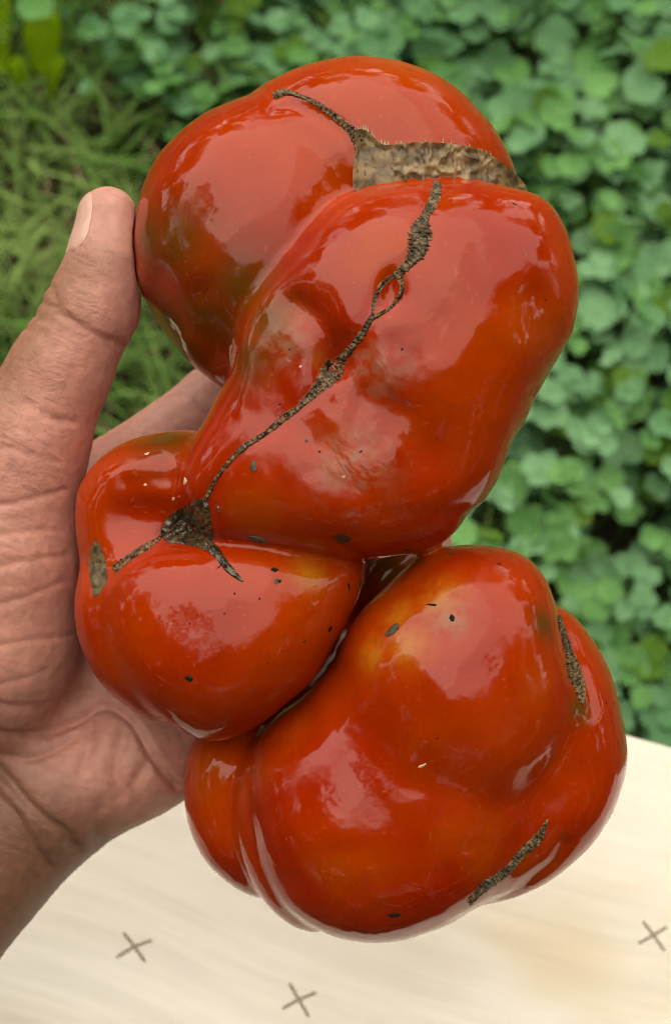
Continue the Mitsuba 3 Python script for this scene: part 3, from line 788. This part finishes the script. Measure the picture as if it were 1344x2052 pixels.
N = 25000
xy = lr.uniform((-.75, -.15), (.75, 1.45), (N, 2))
dens = border(xy[:, 0], xy[:, 1]) > lr.normal(0, .03, N)
onb = shapely.contains(corners.buffer(.03), shapely.points(xy))
xy = xy[dens & ~onb]
h = mound(xy[:, 0], xy[:, 1])
z = np.maximum(h * (1 - .85 * lr.random(len(xy))**1.5), .012)
SOLID2D = shapely.union_all([sg.Polygon(p) for p in ([(275, 470), (390, 250), (505, 200), (720, 128), (930, 210), (1035, 370), (1140, 490), (1140, 690), (960, 940), (920, 1080), (1050, 1110), (1240, 1430), (1240, 1600), (800, 1876), (400, 1700), (150, 1250), (165, 950), (430, 800)], [(0, 800), (160, 600), (170, 400), (275, 430), (160, 950), (370, 1600), (0, 1880)])])
leaves = []
for (x, y), zz, hh in zip(xy, z, h):
    size = lr.uniform(.0065, .0125) * (1.0 + .5 * (zz > hh * .9) * lr.random())
    k = lr.integers(10)
    tilt, az, spin = abs(lr.normal(.0, .5)), lr.uniform(0, 2 * math.pi), lr.uniform(0, 2 * math.pi)
    M = trimesh.transformations.rotation_matrix(tilt, (math.cos(az), math.sin(az), 0)) @ trimesh.transformations.rotation_matrix(spin, (0, 0, 1))
    M[:3, :3] *= size
    M[:3, 3] = (x, y, zz)
    look_ = lr.choice(['leaf_blue_green', 'leaf_green', 'leaf_young'], p=[.5, .37, .13])
    leaves.append((k, M, look_, size, zz / max(hh, .02)))
LP = np.array([l[1][:3, 3] for l in leaves])
u, v, ok = in_view(LP)
ok &= ~shapely.contains(SOLID2D, shapely.points(u, v))
score = np.array([l[3] * 1000 / max(np.linalg.norm(l[1][:3, 3] - CAM), .2) + 14 * l[4] for l in leaves]) - 1e6 * ~ok
best = set(np.argsort(-score)[:300].tolist())
labels['clover_patch'] = {'label': 'dense bed of low round leaved clover behind the tomato', 'category': 'clover'}
rest = {}
for q, (k, M, look_, *_s) in enumerate(leaves):
    if q in best:
        if k not in WRITTEN_LEAF:
            WRITTEN_LEAF[k] = mikit.ply(trimesh.Trimesh(*KINDS[k], process=False), None, True)
        d = dict(WRITTEN_LEAF[k]); d['to_world'] = T(M.tolist()); d['bsdf'] = {'type': 'ref', 'id': look_}
        i_ = sum(1 for _ in ()) 
        key = 'clover_patch__leaf'; c_ = len([1 for s in scene if s.startswith('clover_patch__leaf')])
        scene[key if c_ == 0 else f'{key}_{c_:03d}'] = d
    else:
        rest.setdefault(look_, []).append((k, M))


def joined(items):
    V, F, at = [], [], 0
    for k, M in items:
        v, f = KINDS[k]
        V.append(v @ M[:3, :3].T + M[:3, 3]); F.append(f + at); at += len(v)
    return np.vstack(V), np.vstack(F)


for look_, items in rest.items():
    key = put('clover_patch__leaf_mass', joined(items), look_, to_mm=False)
    labels[key] = {'kind': 'stuff'}
# leaf stalks
V, F, at = [], [], 0
for k, M, *_ in leaves:
    a, b = M[:3, 3] - [0, 0, .001], np.array([M[0, 3] + lr.normal(0, .015), M[1, 3] + lr.normal(0, .015), -.01])
    r = .0009
    for t in range(3):
        c = np.array([math.cos(t * 2.094), math.sin(t * 2.094), 0]) * r
        V += [a + c * .7, b + c]
    F += [(at + 2 * t, at + 2 * t + 1, at + (2 * t + 3) % 6) for t in range(3)] + [(at + 2 * t, at + (2 * t + 3) % 6, at + (2 * t + 2) % 6) for t in range(3)]
    at += 6
labels[put('clover_patch__stalks', (np.array(V), np.array(F)), 'leaf_green', to_mm=False)] = {'kind': 'stuff'}


def blades(n, region, length, width, r, lean=.5):
    V, F, at = [], [], 0
    xy = r.uniform(region[0], region[1], (n, 2))
    xy = xy[(border(xy[:, 0], xy[:, 1]) < r.normal(.03, .06, n)) & ~shapely.contains(corners.buffer(.01), shapely.points(xy))]
    for x, y in xy:
        l, w, a = r.uniform(*length), r.uniform(*width), r.uniform(0, 2 * math.pi)
        d, s = np.array([math.cos(a), math.sin(a), 0]), np.array([-math.sin(a), math.cos(a), 0])
        ln = r.uniform(.2, 1) * lean
        for q in range(5):
            t = q / 4
            p = np.array([x, y, -.005]) + d * l * ln * t * t + np.array([0, 0, 1]) * l * (t - .5 * ln * t * t)
            wd = w * (1 - t**2.2) + .0002
            V += [p - s * wd, p + s * wd + np.array([0, 0, .0008])]
        F += [(at + 2 * q, at + 2 * q + 1, at + 2 * q + 3) for q in range(4)] + [(at + 2 * q, at + 2 * q + 3, at + 2 * q + 2) for q in range(4)]
        at += 10
    return np.array(V), np.array(F)


put('grass', blades(15000, ((-.8, -.1), (.25, 1.4)), (.04, .13), (.0012, .0034), np.random.default_rng(21), 1.1), 'grass_look', to_mm=False)
labels['grass'] = {'label': 'short tangled green grass left of the clover', 'category': 'grass', 'kind': 'stuff'}
put('dry_grass', blades(2500, ((-.8, -.1), (.2, 1.4)), (.03, .10), (.0008, .002), np.random.default_rng(22), 1.7), 'straw_look', to_mm=False)
labels['dry_grass'] = {'label': 'thin dry straw lying among the green grass', 'category': 'straw', 'kind': 'stuff'}

# the lime green weed in the corner
wr = np.random.default_rng(3)
labels['weed_plant'] = {'label': 'lime green upright weed in the upper left corner beside the clover', 'category': 'weed'}


def long_leaf(base, tip, width, sag=.01):
    n = 10
    base, tip = np.array(base, float), np.array(tip, float)
    d = tip - base
    s = np.cross(d, -FWD); s /= np.linalg.norm(s)
    V = []
    for q in range(n + 1):
        t = q / n
        wd = width * (math.sin(math.pi * min(t * .92 + .08, 1.0))**.7) + 1e-4
        p = base + d * t + np.array([0, 0, sag * math.sin(math.pi * t)])
        up = np.cross(s, d / np.linalg.norm(d)) * wd * .35
        up = up if up[2] > 0 else -up
        V += [p - s * wd + up, p, p + s * wd + up]
    F = []
    for q in range(n):
        for o in (0, 1):
            k = 3 * q + o
            F += [(k, k + 1, k + 4), (k, k + 4, k + 3)]
    return np.array(V), np.array(F)


for (p0, p1, wd, z0, z1) in (((90, 150), (95, 15), .014, .05, .06), ((5, 150), (0, -90), .009, .05, .07), ((60, 200), (30, 110), .007, .04, .06), ((100, 200), (128, 110), .006, .04, .06)):
    put('weed_plant__leaf', long_leaf(plane_hit(*p0, z0), plane_hit(*p1, z1), wd), 'leaf_lime', to_mm=False)
a, b = plane_hit(70, 235, .08), plane_hit(62, 260, -.01)
put('weed_plant__stem', trimesh.creation.cylinder(.002, segment=(a, b), sections=8), 'leaf_lime', to_mm=False)

# ---------------------------------------------------------------- trees round the garden (they close the sky that the wet skin mirrors)
tr = np.random.default_rng(31)
scene['tree_leaf'] = leaf_look((.045, .10, .02), (.08, .16, .035), .4)
scene['bark'] = {'type': 'diffuse', 'reflectance': {'type': 'rgb', 'value': (.12, .085, .055)}}


def crown_mesh(n, R, H, r):
    V, F, at = [], [], 0
    clumps = [(r.uniform(-1, 1, 3) * (R * .62, R * .62, H * .36), r.uniform(.28, .5) * R) for _ in range(26)]
    for _ in range(n):
        c, s = clumps[r.integers(len(clumps))]
        d = r.normal(size=3); d /= np.linalg.norm(d)
        p = c + d * s * r.random()**.35
        a, b = r.normal(size=3), r.normal(size=3)
        a /= np.linalg.norm(a); b -= a * (a @ b); b /= np.linalg.norm(b)
        q = r.uniform(.07, .14)
        V += [p - a * q, p + b * q * .5, p + a * q, p - b * q * .5]
        F += [(at, at + 1, at + 2), (at, at + 2, at + 3)]
        at += 4
    return np.array(V), np.array(F)


crown = mikit.ply(trimesh.Trimesh(*crown_mesh(9000, 2.0, 4.2, tr), process=False), 'tree_leaf', False)
tv, tf_ = [], []
for q in range(9):
    z_, r_ = -.05 + q * .5, .17 * (1 - q * .075)
    for k in range(10):
        tv.append((r_ * math.cos(k * .6283) + .06 * math.sin(q * 1.3), r_ * math.sin(k * .6283) + .05 * math.cos(q), z_))
for q in range(8):
    for k in range(10):
        a, b = q * 10 + k, q * 10 + (k + 1) % 10
        tf_ += [(a, b, b + 10), (a, b + 10, a + 10)]
trunk = mikit.ply(trimesh.Trimesh(np.array(tv), np.array(tf_), process=False), 'bark', True)
TREES = []
for k in range(11):                                           # a loose ring of trees, closest behind the person who holds the fruit
    a = math.radians(-24 + k * 22.8)
    TREES.append((12 * math.cos(a) * tr.uniform(.9, 1.12), 12 * math.sin(a) * tr.uniform(.9, 1.12), tr.uniform(.95, 1.25), 0))
for k in range(6):
    a = math.radians(-166 + k * 30)
    TREES.append((4.4 * math.cos(a) * tr.uniform(.92, 1.1), 4.4 * math.sin(a) * tr.uniform(.92, 1.1), tr.uniform(.9, 1.1), 0))
BUSHES = []
for k in range(16):
    a = math.radians(-170 + k * 22.5)
    near = math.sin(a) < 0
    BUSHES.append(((3.4 if near else 8.5) * math.cos(a), (3.4 if near else 8.5) * math.sin(a), tr.uniform(.42, .5) if near else tr.uniform(.55, .7)))
for q, (x, y, s) in enumerate(BUSHES):
    key = 'bush' if q == 0 else f'bush_{q:03d}'
    scene[key] = {**crown, 'to_world': T().translate([x, y, 2.2 * s]).rotate([0, 0, 1], 41 * q).scale([s, s, s * .85])}
    labels[key] = {'label': 'dense green bush at the edge of the garden, out of the picture', 'category': 'bush', 'group': 'bushes round the garden'}
for q, (x, y, s, _) in enumerate(TREES):
    key = 'tree' if q == 0 else f'tree_{q:03d}'
    M = T().translate([x, y, 0]).rotate([0, 0, 1], 67 * q).scale(s)
    scene[key + '__trunk'] = {**trunk, 'to_world': M}
    scene[key + '__crown'] = {**crown, 'to_world': M @ T().translate([0, 0, 3.9])}
    labels[key] = {'label': 'leafy green tree standing around the garden, out of the picture', 'category': 'tree', 'group': 'trees around the garden'}
